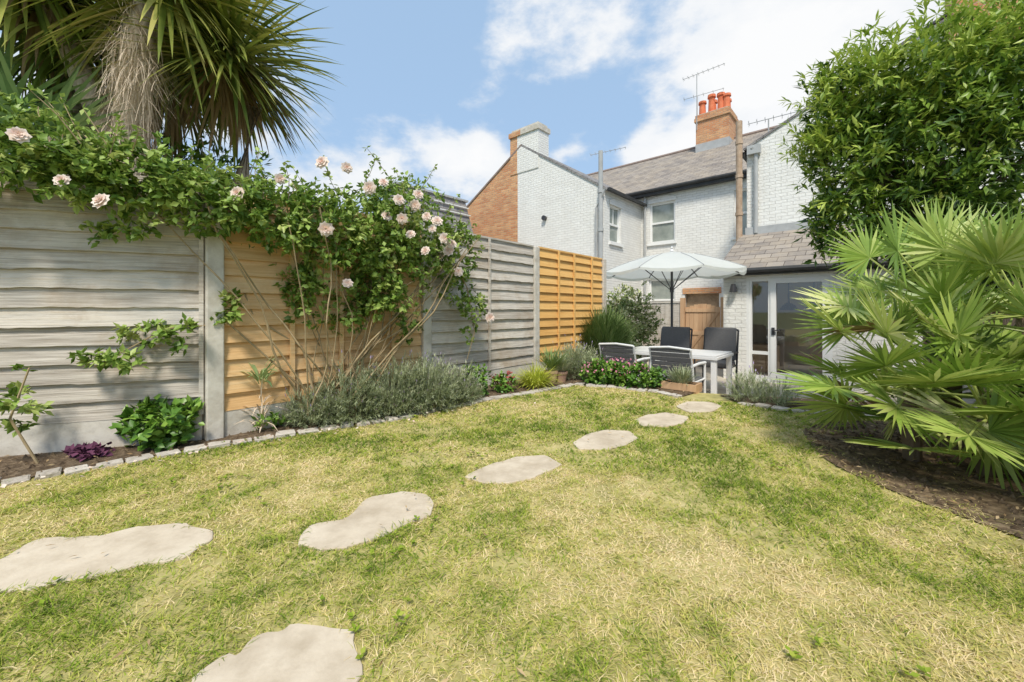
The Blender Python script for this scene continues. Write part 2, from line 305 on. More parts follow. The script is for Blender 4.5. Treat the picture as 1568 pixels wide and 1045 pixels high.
# ---------------------------------------------------------------- grass
def wav(x,y,seed,fs,n=14):
    r=np.random.default_rng(seed);o=np.zeros_like(x)
    for _ in range(n):
        f=fs*(.5+1.3*r.random());a=r.random()*6.283;o+=np.sin((x*math.cos(a)+y*math.sin(a))*f+r.random()*6.283)
    return o/math.sqrt(n/2)
lawnpoly=EDGE+[(2.3,4.12),(2.608,3.8),(3.3,3.55),(3.9,3.0),(2.6,1.1),(2.0,.5),(-3.5,.5)]
q=QB()
for y0,y1,den,wd in ((.6,1.5,17500,.0034),(1.5,2.4,12500,.0044),(2.4,3.4,7000,.0062),(3.4,5.2,4400,.0085)):
    x0,x1=-1.4*y1-.3,1.4*y1+.3;n=int((x1-x0)*(y1-y0)*den)
    x=R.uniform(x0,x1,n);y=R.uniform(y0,y1,n)
    k=inpoly(x,y,lawnpoly)&(np.abs(x)<1.38*y+.3)
    for S in SM:
        c=np.mean(S,0);k&=~inpoly(x,y,[tuple(c+(np.array(p_)-c)*.965) for p_ in S])
    xs=x+.07*wav(x,y,41,9)
    pb=inpoly(xs,y,PALMBED);pin=inpoly(xs-.18,y,PALMBED)&pb
    k&=~(pb&(R.random(n)<np.where(pin,.90,.5)))
    bare=wav(x,y,11,7);k&=~((bare>1.3)&(R.random(n)<.55))
    pb=pb[k];x=x[k];y=y[k];n=len(x)
    dry=.46+.13*wav(x,y,3,2.6)+.14*wav(x,y,4,8)+.11*wav(x,y,5,25)
    dry+=.20*np.exp(-(((x-.35)/.7)**2+((y-1.75)/.55)**2))+.28*np.exp(-(((x+1.35)/.8)**2+((y-2.45)/.28)**2))+.2*np.exp(-(((x+.05)/.35)**2+((y-1.1)/.2)**2))+.2*np.exp(-(((x-1.6)/.5)**2+((y-1.5)/.35)**2))
    dry-=.20*np.exp(-(((x-1.1)/.5)**2+((y-2.3)/.5)**2))+.16*np.exp(-(((x+1.0)/.6)**2+((y-1.25)/.3)**2))+.06*np.exp(-(((x-.3)/.8)**2+((y-3.6)/.7)**2))
    dry+=.15*pb
    tint=dry+.24*R.normal(size=n)
    h=(.014+.018*R.random(n))*(1+.15*wav(x,y,9,12));isdry=np.clip(dry,0,1);h=np.clip(h*(1.2-.4*isdry),.008,.045)
    an=R.random(n)*6.283;lean=.6+1.0*R.random(n)+.6*isdry
    D=np.stack([np.cos(an)*lean,np.sin(an)*lean,np.ones(n)],1)
    sa=R.random(n)*6.283;S=np.stack([np.cos(sa),np.sin(sa),np.zeros(n)],1)
    q.strips(np.stack([x,y,np.zeros(n)],1),D,h*1.35,wd*(.7+.6*R.random(n)),1.1,2,'grass',tint,lambda t:1-.75*t,S)
n=2600;x=R.uniform(-3,3,n);y=R.uniform(.8,4.8,n);k=inpoly(x,y,lawnpoly)&(wav(x,y,21,5)>.9)
for S in SM: k&=~inpoly(x,y,S)
x=x[k];y=y[k];n=len(x)
for j in range(4):
    an=R.random(n)*6.28;D=np.stack([np.cos(an),np.sin(an),.5*np.ones(n)],1)
    q.leaves(np.stack([x,y,.012+.012*R.random(n)],1),D,np.tile([0,0,1.],(n,1))+R.normal(size=(n,3))*.2,.022,.014,'grass',.22+.12*R.normal(size=n))
q.build('grass')
q=QB();n=520;x=R.uniform(-3,3.2,n);y=R.uniform(.9,5,n);k=inpoly(x,y,lawnpoly);x=x[k];y=y[k];n=len(x)
q.leaves(np.stack([x,y,.024+.01*R.random(n)],1),R.normal(size=(n,3))*np.array([1,1,.15]),np.array([0,0,1.])+R.normal(size=(n,3))*.4,.018+.02*R.random(n),.008,'dead',R.random(n))
for bp_,nn_,bx in ((bed,900,(-4,2,1.8,6)),(PALMBED,700,(1.7,4.2,1.1,3.5))):
    x=R.uniform(bx[0],bx[1],nn_);y=R.uniform(bx[2],bx[3],nn_);k=inpoly(x,y,bp_);x=x[k];y=y[k];n=len(x)
    q.leaves(np.stack([x,y,.020+.012*R.random(n)],1),R.normal(size=(n,3))*np.array([1,1,.15]),np.array([0,0,1.])+R.normal(size=(n,3))*.4,.025+.025*R.random(n),.012,'dead',R.random(n))
n=70;x=R.normal(size=n)*.9-1.6;y=2.95+(x+1.6)*.75+R.normal(size=n)*.12
q.leaves(np.stack([x,y,np.full(n,.035)],1),R.normal(size=(n,3))*np.array([1,1,.1]),np.array([0,0,1.])+R.normal(size=(n,3))*.3,.025,.025,'petal',R.random(n))
q.build('fallen_leaves')
# ---------------------------------------------------------------- fence
def panel(mb,P0,P1,z0,z1,nb,k,wavy,side):
    P0=np.array(P0);P1=np.array(P1);L=np.linalg.norm(P1-P0);d=(P1-P0)/L;nn=np.array(side);ns=36;ex=(z1-z0)/nb
    for i in range(nb):
        zb=z0+i*ex;zt=min(zb+ex+.025,z1+.005);ph=R.random(4)*6.28;am=wavy*(.4+.9*R.random());tt=R.random();warp=R.normal()*.003;sl=R.normal()*wavy*.7
        vs=[]
        for j in range(ns+1):
            u=j/ns;w=am*(.5*math.sin(u*7+ph[0])+.5*math.sin(u*19+ph[1])+.35*math.sin(u*53+ph[2])+.3*math.sin(u*97+ph[3]))+sl*(u-.5)*2;pp=P0+d*L*u
            zz=zb+w
            for off,z in ((.040+warp,zz),(.008+warp,zt),(.016,zz)):
                vs.append((pp[0]+nn[0]*off,pp[1]+nn[1]*off,z))
        fs=[];
        for j in range(ns):
            a=j*3;b=a+3;fs+=[(a,b,b+1,a+1),(a+2,b+2,b,a)]
        mb.add(vs,fs,k,tt)
    mb.add([(P0[0],P0[1],z0),(P1[0],P1[1],z0),(P1[0],P1[1],z1),(P0[0],P0[1],z1)],[(0,1,2,3)],k,.3)
def obox(mb,c,d,hl,hw,z0,z1,k,t=None):
    c=np.array(c);d=np.array(d)/np.linalg.norm(d);s=np.array([-d[1],d[0]])
    qd=[c-d*hl-s*hw,c+d*hl-s*hw,c+d*hl+s*hw,c-d*hl+s*hw]
    mb.hexa([(*p_,z0) for p_ in qd]+[(*p_,z1) for p_ in qd],k,t)
F=[(-5.8,1.80),(-4.0,2.39),(-2.197,2.98),(-.946,4.375),(.317,5.78),(1.607,7.22)]
kinds=['wood_grey','wood_grey','wood_new','wood_grey','wood_orange']
root=empty('garden_fence',garden=False)
for i,kd in enumerate(kinds):
    a=np.array(F[i]);b=np.array(F[i+1]);d=(b-a)/np.linalg.norm(b-a);s=np.array([d[1],-d[0]])
    m=MB();ht=1.84 if i!=1 else 1.86;gy=kd=='wood_grey'
    panel(m,a+d*.06,b-d*.06,.20,ht,13 if gy else 13,kd,.005 if gy else .001,s)
    for u in ((.5,) if i==3 else (.28,.5,.78) if i in(2,4) else (.22,.97)):
        c=a+(b-a)*u+s*.048;obox(m,c,d,.014 if gy else .018,.009,.2,ht,kd,.75)
    c=(a+b)/2+s*.028;obox(m,c,d,np.linalg.norm(b-a)/2-.06,.010,ht,ht+.022,kd,.8)
    m.build('fence_panel_%d'%(i+1),root)
    m=MB();obox(m,(a+b)/2+s*.012,d,np.linalg.norm(b-a)/2-.06,.025,-.02,.2,'concrete');m.build('gravel_board_%d'%(i+1),root)
for i,pt in enumerate(F):
    j=min(max(i,1),4);d=np.array(F[j+1])-np.array(F[j]) if i>=2 else np.array(F[1])-np.array(F[0])
    m=MB();obox(m,pt,d,.055,.06,-.05,1.85,'concrete' if i<5 else 'wood_grey');m.build('fence_post_%d'%(i+1),root,bevel=.01)
rf=MB()
for b in np.arange(-1.5,8.9,.125):
    rf.box(1.12,1.14,b,b+.112,-.45,1.38+.02*R.random(),'wood_dark')
for b in np.arange(-1.5,9,1.8): rf.box(1.05,1.13,b,b+.09,-.45,1.45,'wood_dark')
for z in (.1,1.2): rf.box(1.08,1.119,-1.5,8.9,z,z+.07,'wood_dark')
rf.build('boundary_fence',garden=True)
# ---------------------------------------------------------------- buildings (garden coords: x=a, y=b)
def wall(mb,f,s0,s1,z0,z1,ops,k,dep=.12):
    ss=sorted({s0,s1,*[o[0] for o in ops],*[o[1] for o in ops]});zz=sorted({z0,z1,*[o[2] for o in ops],*[o[3] for o in ops]})
    for i in range(len(ss)-1):
        for j in range(len(zz)-1):
            sm=(ss[i]+ss[i+1])/2;zm=(zz[j]+zz[j+1])/2
            if any(o[0]<sm<o[1] and o[2]<zm<o[3] for o in ops): continue
            mb.add([f(ss[i],zz[j],0),f(ss[i+1],zz[j],0),f(ss[i+1],zz[j+1],0),f(ss[i],zz[j+1],0)],[(0,1,2,3)],k)
    for o in ops:
        c=[(o[0],o[2]),(o[1],o[2]),(o[1],o[3]),(o[0],o[3])]
        for i in range(4):
            a=c[i];b=c[(i+1)%4];mb.add([f(*a,0),f(*b,0),f(*b,dep),f(*a,dep)],[(0,1,2,3)],k)
def fbox(mb,f,s0,s1,z0,z1,d0,d1,k):
    mb.hexa([f(s0,z0,d0),f(s1,z0,d0),f(s1,z0,d1),f(s0,z0,d1),f(s0,z1,d0),f(s1,z1,d0),f(s1,z1,d1),f(s0,z1,d1)],k)
def window(name,f,s0,s1,z0,z1,parent,mull=False,glass='winglass'):
    m=MB();w=.055
    fbox(m,f,s0,s0+w,z0,z1,.05,.12,'upvc');fbox(m,f,s1-w,s1,z0,z1,.05,.12,'upvc')
    fbox(m,f,s0+w,s1-w,z1-w,z1,.05,.12,'upvc');fbox(m,f,s0+w,s1-w,z0,z0+w,.05,.12,'upvc')
    zm=(z0+z1)/2;fbox(m,f,s0+w,s1-w,zm-.03,zm+.03,.06,.12,'upvc')
    if mull: sm=(s0+s1)/2;fbox(m,f,sm-.012,sm+.012,zm+.03,z1-w,.07,.11,'upvc')
    m.add([f(s0,z0,.10),f(s1,z0,.10),f(s1,z1,.10),f(s0,z1,.10)],[(0,1,2,3)],glass)
    fbox(m,f,s0-.06,s1+.06,z0-.08,z0,-.06,.05,'upvc')
    n=8;pts=[]
    for i in range(n+1):
        u=-1+2*i/n;pts.append((s0-.04+(s1-s0+.08)*i/n,z1+.09*(1-u*u)))
    for i in range(n):
        m.hexa([f(pts[i][0],z1,-.03),f(pts[i+1][0],z1,-.03),f(pts[i+1][0],z1,-.002),f(pts[i][0],z1,-.002),f(pts[i][0],pts[i][1]+.12,-.03),f(pts[i+1][0],pts[i+1][1]+.12,-.03),f(pts[i+1][0],pts[i+1][1]+.12,-.002),f(pts[i][0],pts[i][1]+.12,-.002)],'white_brick',.5)
    m.build(name,parent)
ZB=-.45
H=empty('white_brick_house')
fm=lambda s,z,dd:(s,12.94+dd,z)
m=MB()
ops=[(-5.52,-4.70,3.13,4.42),(-3.02,-2.35,3.05,4.4),(-5.55,-4.70,.6,1.95),(-4.40,-3.42,ZB,1.45)]
wall(m,fm,-12.3,8,ZB,4.9,ops,'white_brick')
m.add([(-12.3,12.94,ZB),(-12.3,20.9,ZB),(-12.3,20.9,4.9),(-12.3,16.96,7.3),(-12.3,12.94,4.9)],[(0,1,2,3,4)],'brick')
m.add([(-12.3,20.9,ZB),(8,20.9,ZB),(8,20.9,4.9),(-12.3,20.9,4.9)],[(0,1,2,3)],'brick')
m.add([(8,12.94,ZB),(8,20.9,ZB),(8,20.9,4.9),(8,16.96,7.3),(8,12.94,4.9)],[(0,1,2,3,4)],'brick')
m.build('walls',H)
window('window_upper',fm,-5.52,-4.70,3.13,4.42,H);window('window_landing',fm,-3.02,-2.35,3.05,4.4,H,True);window('window_ground',fm,-5.55,-4.70,.6,1.95,H)
m=MB();fbox(m,fm,-4.4,-3.42,ZB,1.45,.13,.17,'wood_dark');fbox(m,fm,-4.46,-3.36,1.45,1.62,-.03,0,'brick')
m.build('side_door',H)
m=MB();z0,z1=4.83,7.3
m.slab([(-12.4,12.72,z0),(8.1,12.72,z0),(8.1,16.96,z1+.12),(-12.4,16.96,z1+.12)],.08,'slate')
m.slab([(8.1,21.1,z0),(-12.4,21.1,z0),(-12.4,16.96,z1+.12),(8.1,16.96,z1+.12)],.08,'slate')
m.tube([(-12.4,16.96,z1+.12),(8.1,16.96,z1+.12)],.08,'ridge')
m.build('roof',H)
m=MB();m.box(-12.4,8.1,12.72,12.9,4.66,4.78,'gutter');m.tube([(-12.4,12.70,4.80),(-2.3,12.70,4.80)],.06,'gutter');m.tube([(-5.65,12.86,ZB),(-5.65,12.86,4.8)],.035,'greypipe')
m.build('gutter',H)
def chimney(name,parent,a0,a1,b0,b1,z0,z1,pots,k='brick'):
    m=MB();m.box(a0,a1,b0,b1,z0,z1-.25,k);m.box(a0-.05,a1+.05,b0-.05,b1+.05,z1-.25,z1-.12,k);m.box(a0-.02,a1+.02,b0-.02,b1+.02,z1-.12,z1,k)
    m.box(a0+.06,a1-.06,b0+.06,b1-.06,z1,z1+.05,'concrete')
    if pots: m.box(a0-.012,a1+.012,b0-.012,b1+.012,z0,z0+.55,'greypipe')
    for a,b,h in pots:
        m.tube([(a,b,z1+.04),(a,b,z1+h*.85),(a,b,z1+h*.86),(a,b,z1+h)],[.13,.11,.15,.14],'pot_red',12)
    m.build(name,parent)
chimney('chimney',H,-5.1,-3.95,16.2,17.3,6.7,8.35,[(-4.95,16.5,.6),(-4.62,16.5,.75),(-4.3,16.5,.7),(-4.1,16.5,.6),(-4.7,17,.75),(-4.2,17.,.62)])
def antenna(name,parent,a,b,z0,z1,L,ang=0.,n=9):
    m=MB();m.tube([(a,b,z0),(a,b,z1)],.016,'greypipe',6)
    c,s=math.cos(ang),math.sin(ang)
    m.tube([(a-L*.35*c,b-L*.35*s,z1),(a+L*.65*c,b+L*.65*s,z1+.03)],.010,'greypipe',5)
    for i in range(n):
        t=-L*.33+L*.96*i/(n-1);h=.15-.06*i/n
        m.tube([(a+t*c-s*h,b+t*s+c*h,z1+.01),(a+t*c+s*h,b+t*s-c*h,z1+.01)],.005,'greypipe',4)
        m.tube([(a+t*c,b+t*s,z1-h*.6),(a+t*c,b+t*s,z1+h*.6)],.004,'greypipe',4)
    m.build(name,parent)
antenna('tv_aerial',H,-5.05,16.15,7.8,9.9,1.5);antenna('tv_aerial_small',H,-5.05,16.2,8,9.1,1.4,.15,5)
fo=lambda s,z,dd:(s,10.93+dd,z)
m=MB();wall(m,fo,-2.28,4.4,ZB,4.8,[],'white_brick')
m.add([(-2.28,10.93,4.8),(4.4,10.93,4.8),(1.06,10.93,6.4)],[(0,1,2)],'white_brick')
m.add([(-2.28,10.93,ZB),(-2.28,12.94,ZB),(-2.28,12.94,4.8),(-2.28,10.93,4.8)],[(3,2,1,0)],'white_brick')
m.build('outrigger_walls',H)
m=MB()
m.slab([(-2.34,15.0,4.76),(-2.34,10.9,4.76),(1.06,10.9,6.42),(1.06,15.0,6.42)][::-1],.05,'slate_side')
m.slab([(4.5,10.9,4.76),(4.5,15.0,4.76),(1.06,15.0,6.42),(1.06,10.9,6.42)][::-1],.05,'slate_side')
m.box(-2.40,-2.32,10.95,12.9,4.64,4.74,'gutter');m.build('outrigger_roof',H)
m=MB();m.tube([(-2.42,10.82,2.6),(-2.42,10.82,5.45)],.07,'brownpipe',10)
for z in (3.2,4.1,4.9): m.tube([(-2.42,10.82,z),(-2.42,10.82,z+.08)],.085,'brownpipe',10)
m.tube([(-2.08,10.86,2.75),(-2.08,10.86,4.6),(-2.15,10.8,4.75)],.045,'greypipe',8)
m.box(-2.25,-1.98,10.78,10.9,4.6,4.8,'greypipe');m.build('soil_pipe',H)
chimney('chimney_side',H,1.0,3.2,10.2,11.4,5.5,8.6,[])
antenna('tv_aerial_side',H,-2.0,11.9,4.8,5.75,1.3,.1,8)
fe=lambda s,z,dd:(s,8.93+dd,z)
m=MB();wall(m,fe,-2.28,1.1,ZB,1.74,[(-1.87,-.55,ZB,1.59)],'white_brick')
m.add([(-2.28,8.93,ZB),(-2.28,10.93,ZB),(-2.28,10.93,2.66),(-2.28,8.93,1.74)],[(3,2,1,0)],'white_brick')
m.add([(1.1,8.93,ZB),(1.1,10.93,ZB),(1.1,10.93,2.66),(1.1,8.93,1.74)],[(0,1,2,3)],'white_brick')
m.build('extension_walls',H)
m=MB();m.slab([(-2.40,8.78,1.72),(1.2,8.78,1.72),(1.2,10.93,2.76),(-2.40,10.93,2.76)],.05,'slate')
m.box(-2.42,1.2,8.76,8.90,1.62,1.69,'gutter');m.tube([(-2.42,8.72,1.70),(1.2,8.72,1.70)],.05,'gutter')
m.box(-2.3,1.1,10.86,10.925,2.72,2.9,'greypipe');m.build('extension_roof',H)
m=MB();m.add([(-2.2,10.8,ZB),(1,10.8,ZB),(1,10.8,1.6),(-2.2,10.8,1.6)],[(0,1,2,3)],'interior')
m.add([(-2.2,9.05,ZB+.01),(1,9.05,ZB+.01),(1,10.8,ZB+.01),(-2.2,10.8,ZB+.01)],[(0,1,2,3)],'interior')
m.box(-1.0,.9,10.2,10.78,ZB+.02,.45,'cabinet');m.box(-1.02,.92,10.17,10.79,.45,.49,'upvc');m.box(-.9,.6,10.45,10.79,.95,1.5,'cabinet')
m.box(-2.1,-1.5,10.1,10.7,ZB+.02,.2,'cabinet')
m.tube([(-1.3,9.8,.95),(-1.3,9.8,1.05),(-1.3,9.8,1.1),(-1.3,9.8,1.6)],[.16,.1,.02,.008],'darkmetal',12)
m.tube([(-.9,9.9,.95),(-.9,9.9,1.05),(-.9,9.9,1.1),(-.9,9.9,1.6)],[.16,.1,.02,.008],'darkmetal',12)
for a in (-.7,-.5,-.2): m.tube([(a,10.3,.49),(a,10.3,.62),(a,10.3,.72)],[.05,.05,.02],'upvc',8)
m.build('kitchen_interior',H)
m=MB()
def frame(s0,s1,z0,z1,d0,d1,w):
    fbox(m,fe,s0,s0+w,z0,z1,d0,d1,'upvc');fbox(m,fe,s1-w,s1,z0,z1,d0,d1,'upvc');fbox(m,fe,s0+w,s1-w,z1-w,z1,d0,d1,'upvc');fbox(m,fe,s0+w,s1-w,z0,z0+w*1.6,d0,d1,'upvc')
frame(-1.87,-.55,ZB,1.59,.0,.1,.05);frame(-1.82,-1.47,ZB+.08,1.54,.01,.09,.04);frame(-1.47,-.60,ZB+.08,1.54,-.012,.06,.09)
fbox(m,fe,-1.82,-1.47,.1,.16,.015,.08,'upvc')
m.add([fe(-1.8,ZB,.045),fe(-.6,ZB,.045),fe(-.6,1.55,.045),fe(-1.8,1.55,.045)],[(0,1,2,3)],'glass')
fbox(m,fe,-1.45,-1.40,.48,.62,-.03,-.012,'darkmetal');fbox(m,fe,-1.43,-1.31,.56,.58,-.06,-.03,'darkmetal')
m.build('glazed_door',H)
m=MB();m.tube([fe(-2.08,1.38,-.02),fe(-2.08,1.38,-.1)],.05,'darkmetal',12);m.tube([fe(-2.08,1.30,-.1),fe(-2.08,1.46,-.1)],[.07,.04],'darkmetal',12);m.build('wall_lamp',H)
# --- left outrigger (neighbour)
N1=empty('neighbour_brick_house')
m=MB();sp=-9.08;rz=6.5
m.add([(sp,10.41,ZB),(-5.795,10.41,ZB),(-5.795,10.41,4.5),(-8.9,10.41,rz),(sp,10.41,rz-.1)],[(0,1,2,3,4)],'white_brick')
m.add([(-12.05,10.41,ZB),(sp,10.41,ZB),(sp,10.41,rz-.1),(-12.05,10.41,4.7)],[(0,1,2,3)],'brick')
fs_=lambda s,z,dd:(-5.795-dd,s,z)
wall(m,fs_,10.41,12.94,ZB,4.5,[(10.75,11.45,2.95,4.05)],'white_brick')
m.add([(-12.05,10.41,ZB),(-12.05,12.94,ZB),(-12.05,12.94,4.7),(-12.05,10.41,4.7)],[(3,2,1,0)],'brick')
m.build('walls',N1)
window('window',fs_,10.75,11.45,2.95,4.05,N1,True)
m=MB()
m.slab([(-5.66,10.38,4.42),(-5.66,15.5,4.42),(-8.9,15.5,rz+.06),(-8.9,10.38,rz+.06)],.06,'slate_side')
m.slab([(-12.2,15.5,4.62),(-12.2,10.38,4.62),(-8.9,10.38,rz+.06),(-8.9,15.5,rz+.06)],.06,'ridge')
m.box(-5.70,-5.60,10.4,12.9,4.36,4.44,'gutter');m.build('roof',N1)
m=MB()
m.box(-9.40,sp,10.385,10.95,5.6,7.0,'brick');m.box(sp,-8.17,10.385,10.95,5.6,7.0,'white_brick')
m.box(-9.44,-8.9,10.34,11.,6.86,7.02,'brick');m.box(-8.9,-8.13,10.34,11.,6.86,7.02,'concrete');m.box(-9.36,-8.2,10.42,10.92,7.02,7.12,'concrete');m.build('chimney',N1)
m=MB();m.tube([(-5.85,10.32,ZB),(-5.85,10.32,5.5)],.065,'greypipe',10)
for z in (1.8,3.2,4.3): m.tube([(-5.85,10.32,z),(-5.85,10.32,z+.09)],.085,'greypipe',10)
m.tube([(-5.72,10.3,4.38),(-5.85,10.3,4.1),(-6.0,10.33,3.9),(-6.0,10.33,ZB)],.035,'greypipe',8)
m.tube([(-7.9,10.41,3.9),(-7.9,10.3,3.9)],[.07,.08],'darkmetal',10);m.build('drain_pipe',N1)
m=MB();m.slab([(-9,9.3,1.75),(-5.9,9.3,1.75),(-5.9,10.4,2.3),(-9,10.4,2.3)],.06,'slate');m.box(-9,-5.9,9.35,10.40,ZB,1.7,'white_brick');m.tube([(-9,9.27,1.72),(-5.85,9.27,1.72)],.05,'upvc');m.build('lean_to',N1)
antenna('tv_aerial',N1,-7.3,13,5.5,6.6,1.3,.2,8)
N2=empty('slate_clad_building')
m=MB()
m.slab([(-9.95,6.6,3.4),(-9.95,9.2,3.4),(-10.39,9.2,4.62),(-10.39,6.6,4.62)],.05,'slate_side')
m.box(-12.0,-10.0,6.6,9.2,-.45,3.4,'brick');m.box(-11.3,-10.45,6.62,9.18,3.4,4.60,'slate_side')
m.build('walls',N2)
m=MB();m.box(-11.4,-10.32,6.5,9.28,4.62,4.68,'greypipe')
for z in (4.1,4.36): m.box(-10.36+(4.62-z)*.35,-10.30+(4.62-z)*.35,6.9,9.2,z,z+.025,'upvc')
m.build('roof_trim',N2)
m=MB()
for a in np.arange(-5.75,-3.6,.11): m.box(a,a+.10,10.3,10.32,ZB,1.12+.012*R.random(),'wood_grey')
m.box(-5.75,-3.55,10.28,10.34,1.13,1.17,'wood_grey');m.build('side_fence',garden=True)
gt=empty('garden_gate')
m=MB();m.box(-3.6,-3.5,10.25,10.36,ZB,1.25,'gatewood')
m.box(-2.68,-2.58,10.25,10.36,ZB,1.25,'gatewood');m.build('gate_posts',gt)
m=MB()
for i in range(8):
    a=-3.48+i*.098;m.box(a,a+.092,10.29,10.31,ZB+.05,1.02+.08*math.sin(i/7*3.14),'gatewood')
for z in (-.2,.35,.9): m.box(-3.48,-2.70,10.27,10.289,z,z+.09,'gatewood')
m.hexa([(-3.48,10.272,-.1),(-3.40,10.272,-.1),(-3.40,10.288,-.1),(-3.48,10.288,-.1),(-2.78,10.272,.9),(-2.70,10.272,.9),(-2.70,10.288,.9),(-2.78,10.288,.9)],'gatewood')
m.build('gate_boards',gt)
m=MB();m.box(-2.57,-2.29,10.2,10.45,ZB,1.5,'white_brick');m.build('garden_wall_pier',garden=True)
# ---------------------------------------------------------------- patio furniture
PZ=-.42
U=empty('patio_umbrella',garden=False,loc=(2.98,7.55,PZ))
m=MB();nr=8;rad=1.25;ze,zt=2.08,2.46
prof=[(0,zt),(.33,zt-.08),(.62,zt-.19),(.85,zt-.30),(1,ze)]
vs=[(0,0,zt)];
for rr,z in prof[1:]:
    for j in range(nr*4):
        an=2*math.pi*j/(nr*4);fr=(j%4)/4;sag=1-.055*math.sin(fr*math.pi)*rr;dz=-.045*math.sin(fr*math.pi)*rr
        vs.append((rad*rr*sag*math.cos(an),rad*rr*sag*math.sin(an),z+dz))
nn=nr*4;fs=[(0,1+j,1+(j+1)%nn) for j in range(nn)]
for l in range(3):
    for j in range(nn): fs.append((1+l*nn+j,1+(l+1)*nn+j,1+(l+1)*nn+(j+1)%nn,1+l*nn+(j+1)%nn))
m.add(vs,fs,'canvas');
vl=[];l=3
for j in range(nn): vl.append(vs[1+l*nn+j])
for j in range(nn):
    v=vl[j];sc=.035+.02*math.sin((j%4)/4*math.pi);vl.append((v[0]*1.002,v[1]*1.002,v[2]-sc))
m.add(vl,[(j,(j+1)%nn,nn+(j+1)%nn,nn+j) for j in range(nn)],'canvas')
m.build('canopy',U)
m=MB();m.tube([(0,0,0),(0,0,zt+.06)],.022,'darkmetal',10);m.tube([(0,0,zt),(0,0,zt+.1)],[.035,.01],'alu',8)
for j in range(nr):
    an=2*math.pi*j/nr;c,s=math.cos(an),math.sin(an)
    pts=[(rad*rr*c,rad*rr*s,z-.012) for rr,z in prof];m.tube(pts,.009,'darkmetal',5)
    m.tube([(rad*rr*c*1.0,rad*rr*s*1.0,z+.004) for rr,z in prof[1:]],.006,'greypipe',5)
    m.tube([(0.03*c,.03*s,1.75),(.55*rad*c,.55*rad*s,zt-.18)],.007,'darkmetal',5)
m.tube([(0,0,1.7),(0,0,1.8)],.04,'darkmetal',8);m.tube([(0,0,1.0),(.09,0,1.0),(.09,0,1.06)],.012,'darkmetal',6);m.build('pole',U)
m=MB();m.tube([(0,0,0.005),(0,0,.05),(0,0,.07),(0,0,.3)],[.25,.25,.05,.035],'darkmetal',20);m.build('base',U)
T=empty('garden_table',garden=True,loc=(2.61,6.5,PZ))
m=MB()
m.box(-.75,.75,-.45,.45,.66,.70,'alu')
for i in range(7): y=-.43+i*.123;m.box(-.73,.73,y,y+.115,.702,.722,'tabletop')
m.build('top',T,bevel=.004)
m=MB()
for x in(-.72,.66):
    for y in (-.43,.37): m.box(x,x+.07,y,y+.07,0,.66,'alu')
m.build('legs',T,bevel=.005)
def chair(loc,rot,high):
    C=empty('garden_chair' ,garden=False,loc=(*loc,PZ),rot=rot)
    w=.27;H_=1.02 if high else .86;m=MB()
    fr='darkmetal' if high else 'alu'
    for x in(-w,w):
        m.tube([(x,-.25,0),(x,-.25,.64)],.016,fr);m.tube([(x,.2,0),(x,.22,.42),(x,.25,.62),(x,.33,H_)],.016,fr)
        m.tube([(x,-.27,.64),(x,0,.65),(x,.27,.64)],.02,fr)
        m.tube([(x,-.25,.42),(x,.23,.42)],.013,fr)
    m.tube([(-w,.33,H_),(0,.335,H_+.02),(w,.33,H_)],.016,fr);m.tube([(-w,-.25,.42),(w,-.25,.42)],.013,fr);m.tube([(-w,.23,.42),(w,.23,.42)],.013,fr)
    m.build('frame',C,smooth=False)
    m=MB();m.box(-w+.02,w-.02,-.25,.22,.42,.50 if high else .44,'fabric')
    if high:
        m.hexa([(-w+.01,.17,.5),(w-.01,.17,.5),(w-.01,.25,.5),(-w+.01,.25,.5),(-w+.02,.26,1.06),(w-.02,.26,1.06),(w-.02,.335,1.06),(-w+.02,.335,1.06)],'fabric')
    else:
        for i in range(6):
            z=.5+i*.062;y=.238+ (z-.5)*.24
            m.hexa([(-w+.015,y,z),(w-.015,y,z),(w-.015,y+.012,z),(-w+.015,y+.012,z),(-w+.015,y+.014,z+.057),(w-.015,y+.014,z+.057),(w-.015,y+.026,z+.057),(-w+.015,y+.026,z+.057)],'fabric')
    m.build('seat_and_back',C,bevel=.02 if high else .004)
chair((1.73,6.13),GROT+math.pi,False);chair((2.30,5.60),GROT+math.pi,False)
chair((2.83,7.25),GROT,True);chair((3.50,6.95),GROT,True)
m=MB();obox(m,(2.0,4.78),EX[:2],.20,.10,0,.02,'gatewood')
for s_ in (-1,1): obox(m,np.array([2.0,4.78])+DX[:2]*.1*s_,EX[:2],.2,.01,.02,.10,'gatewood')
for s_ in (-1,1): obox(m,np.array([2.0,4.78])+EX[:2]*.19*s_,DX[:2],.09,.01,.02,.10,'gatewood')
obox(m,(2.0,4.78),EX[:2],.175,.085,.02,.08,'soil')
m.build('wooden_planter')
m=MB();obox(m,(2.75,4.75),EX[:2],.45,.2,-.45,-.17,'wood_dark');m.build('timber_step',bevel=.01)
def pot(x,y,r,h):
    m=MB();m.tube([(x,y,.0),(x,y,h*.8),(x,y,h*.81),(x,y,h)],[r*.7,r*.95,r*1.08,r*1.08],'terra',16);m.add([(x+r*.9*math.cos(i),y+r*.9*math.sin(i),h+.002) for i in np.linspace(0,6.283,13)[:-1]],[tuple(range(12))],'soil');m.build('plant_pot',smooth=False)
pot(.50,5.22,.09,.17);pot(.64,5.28,.08,.15)
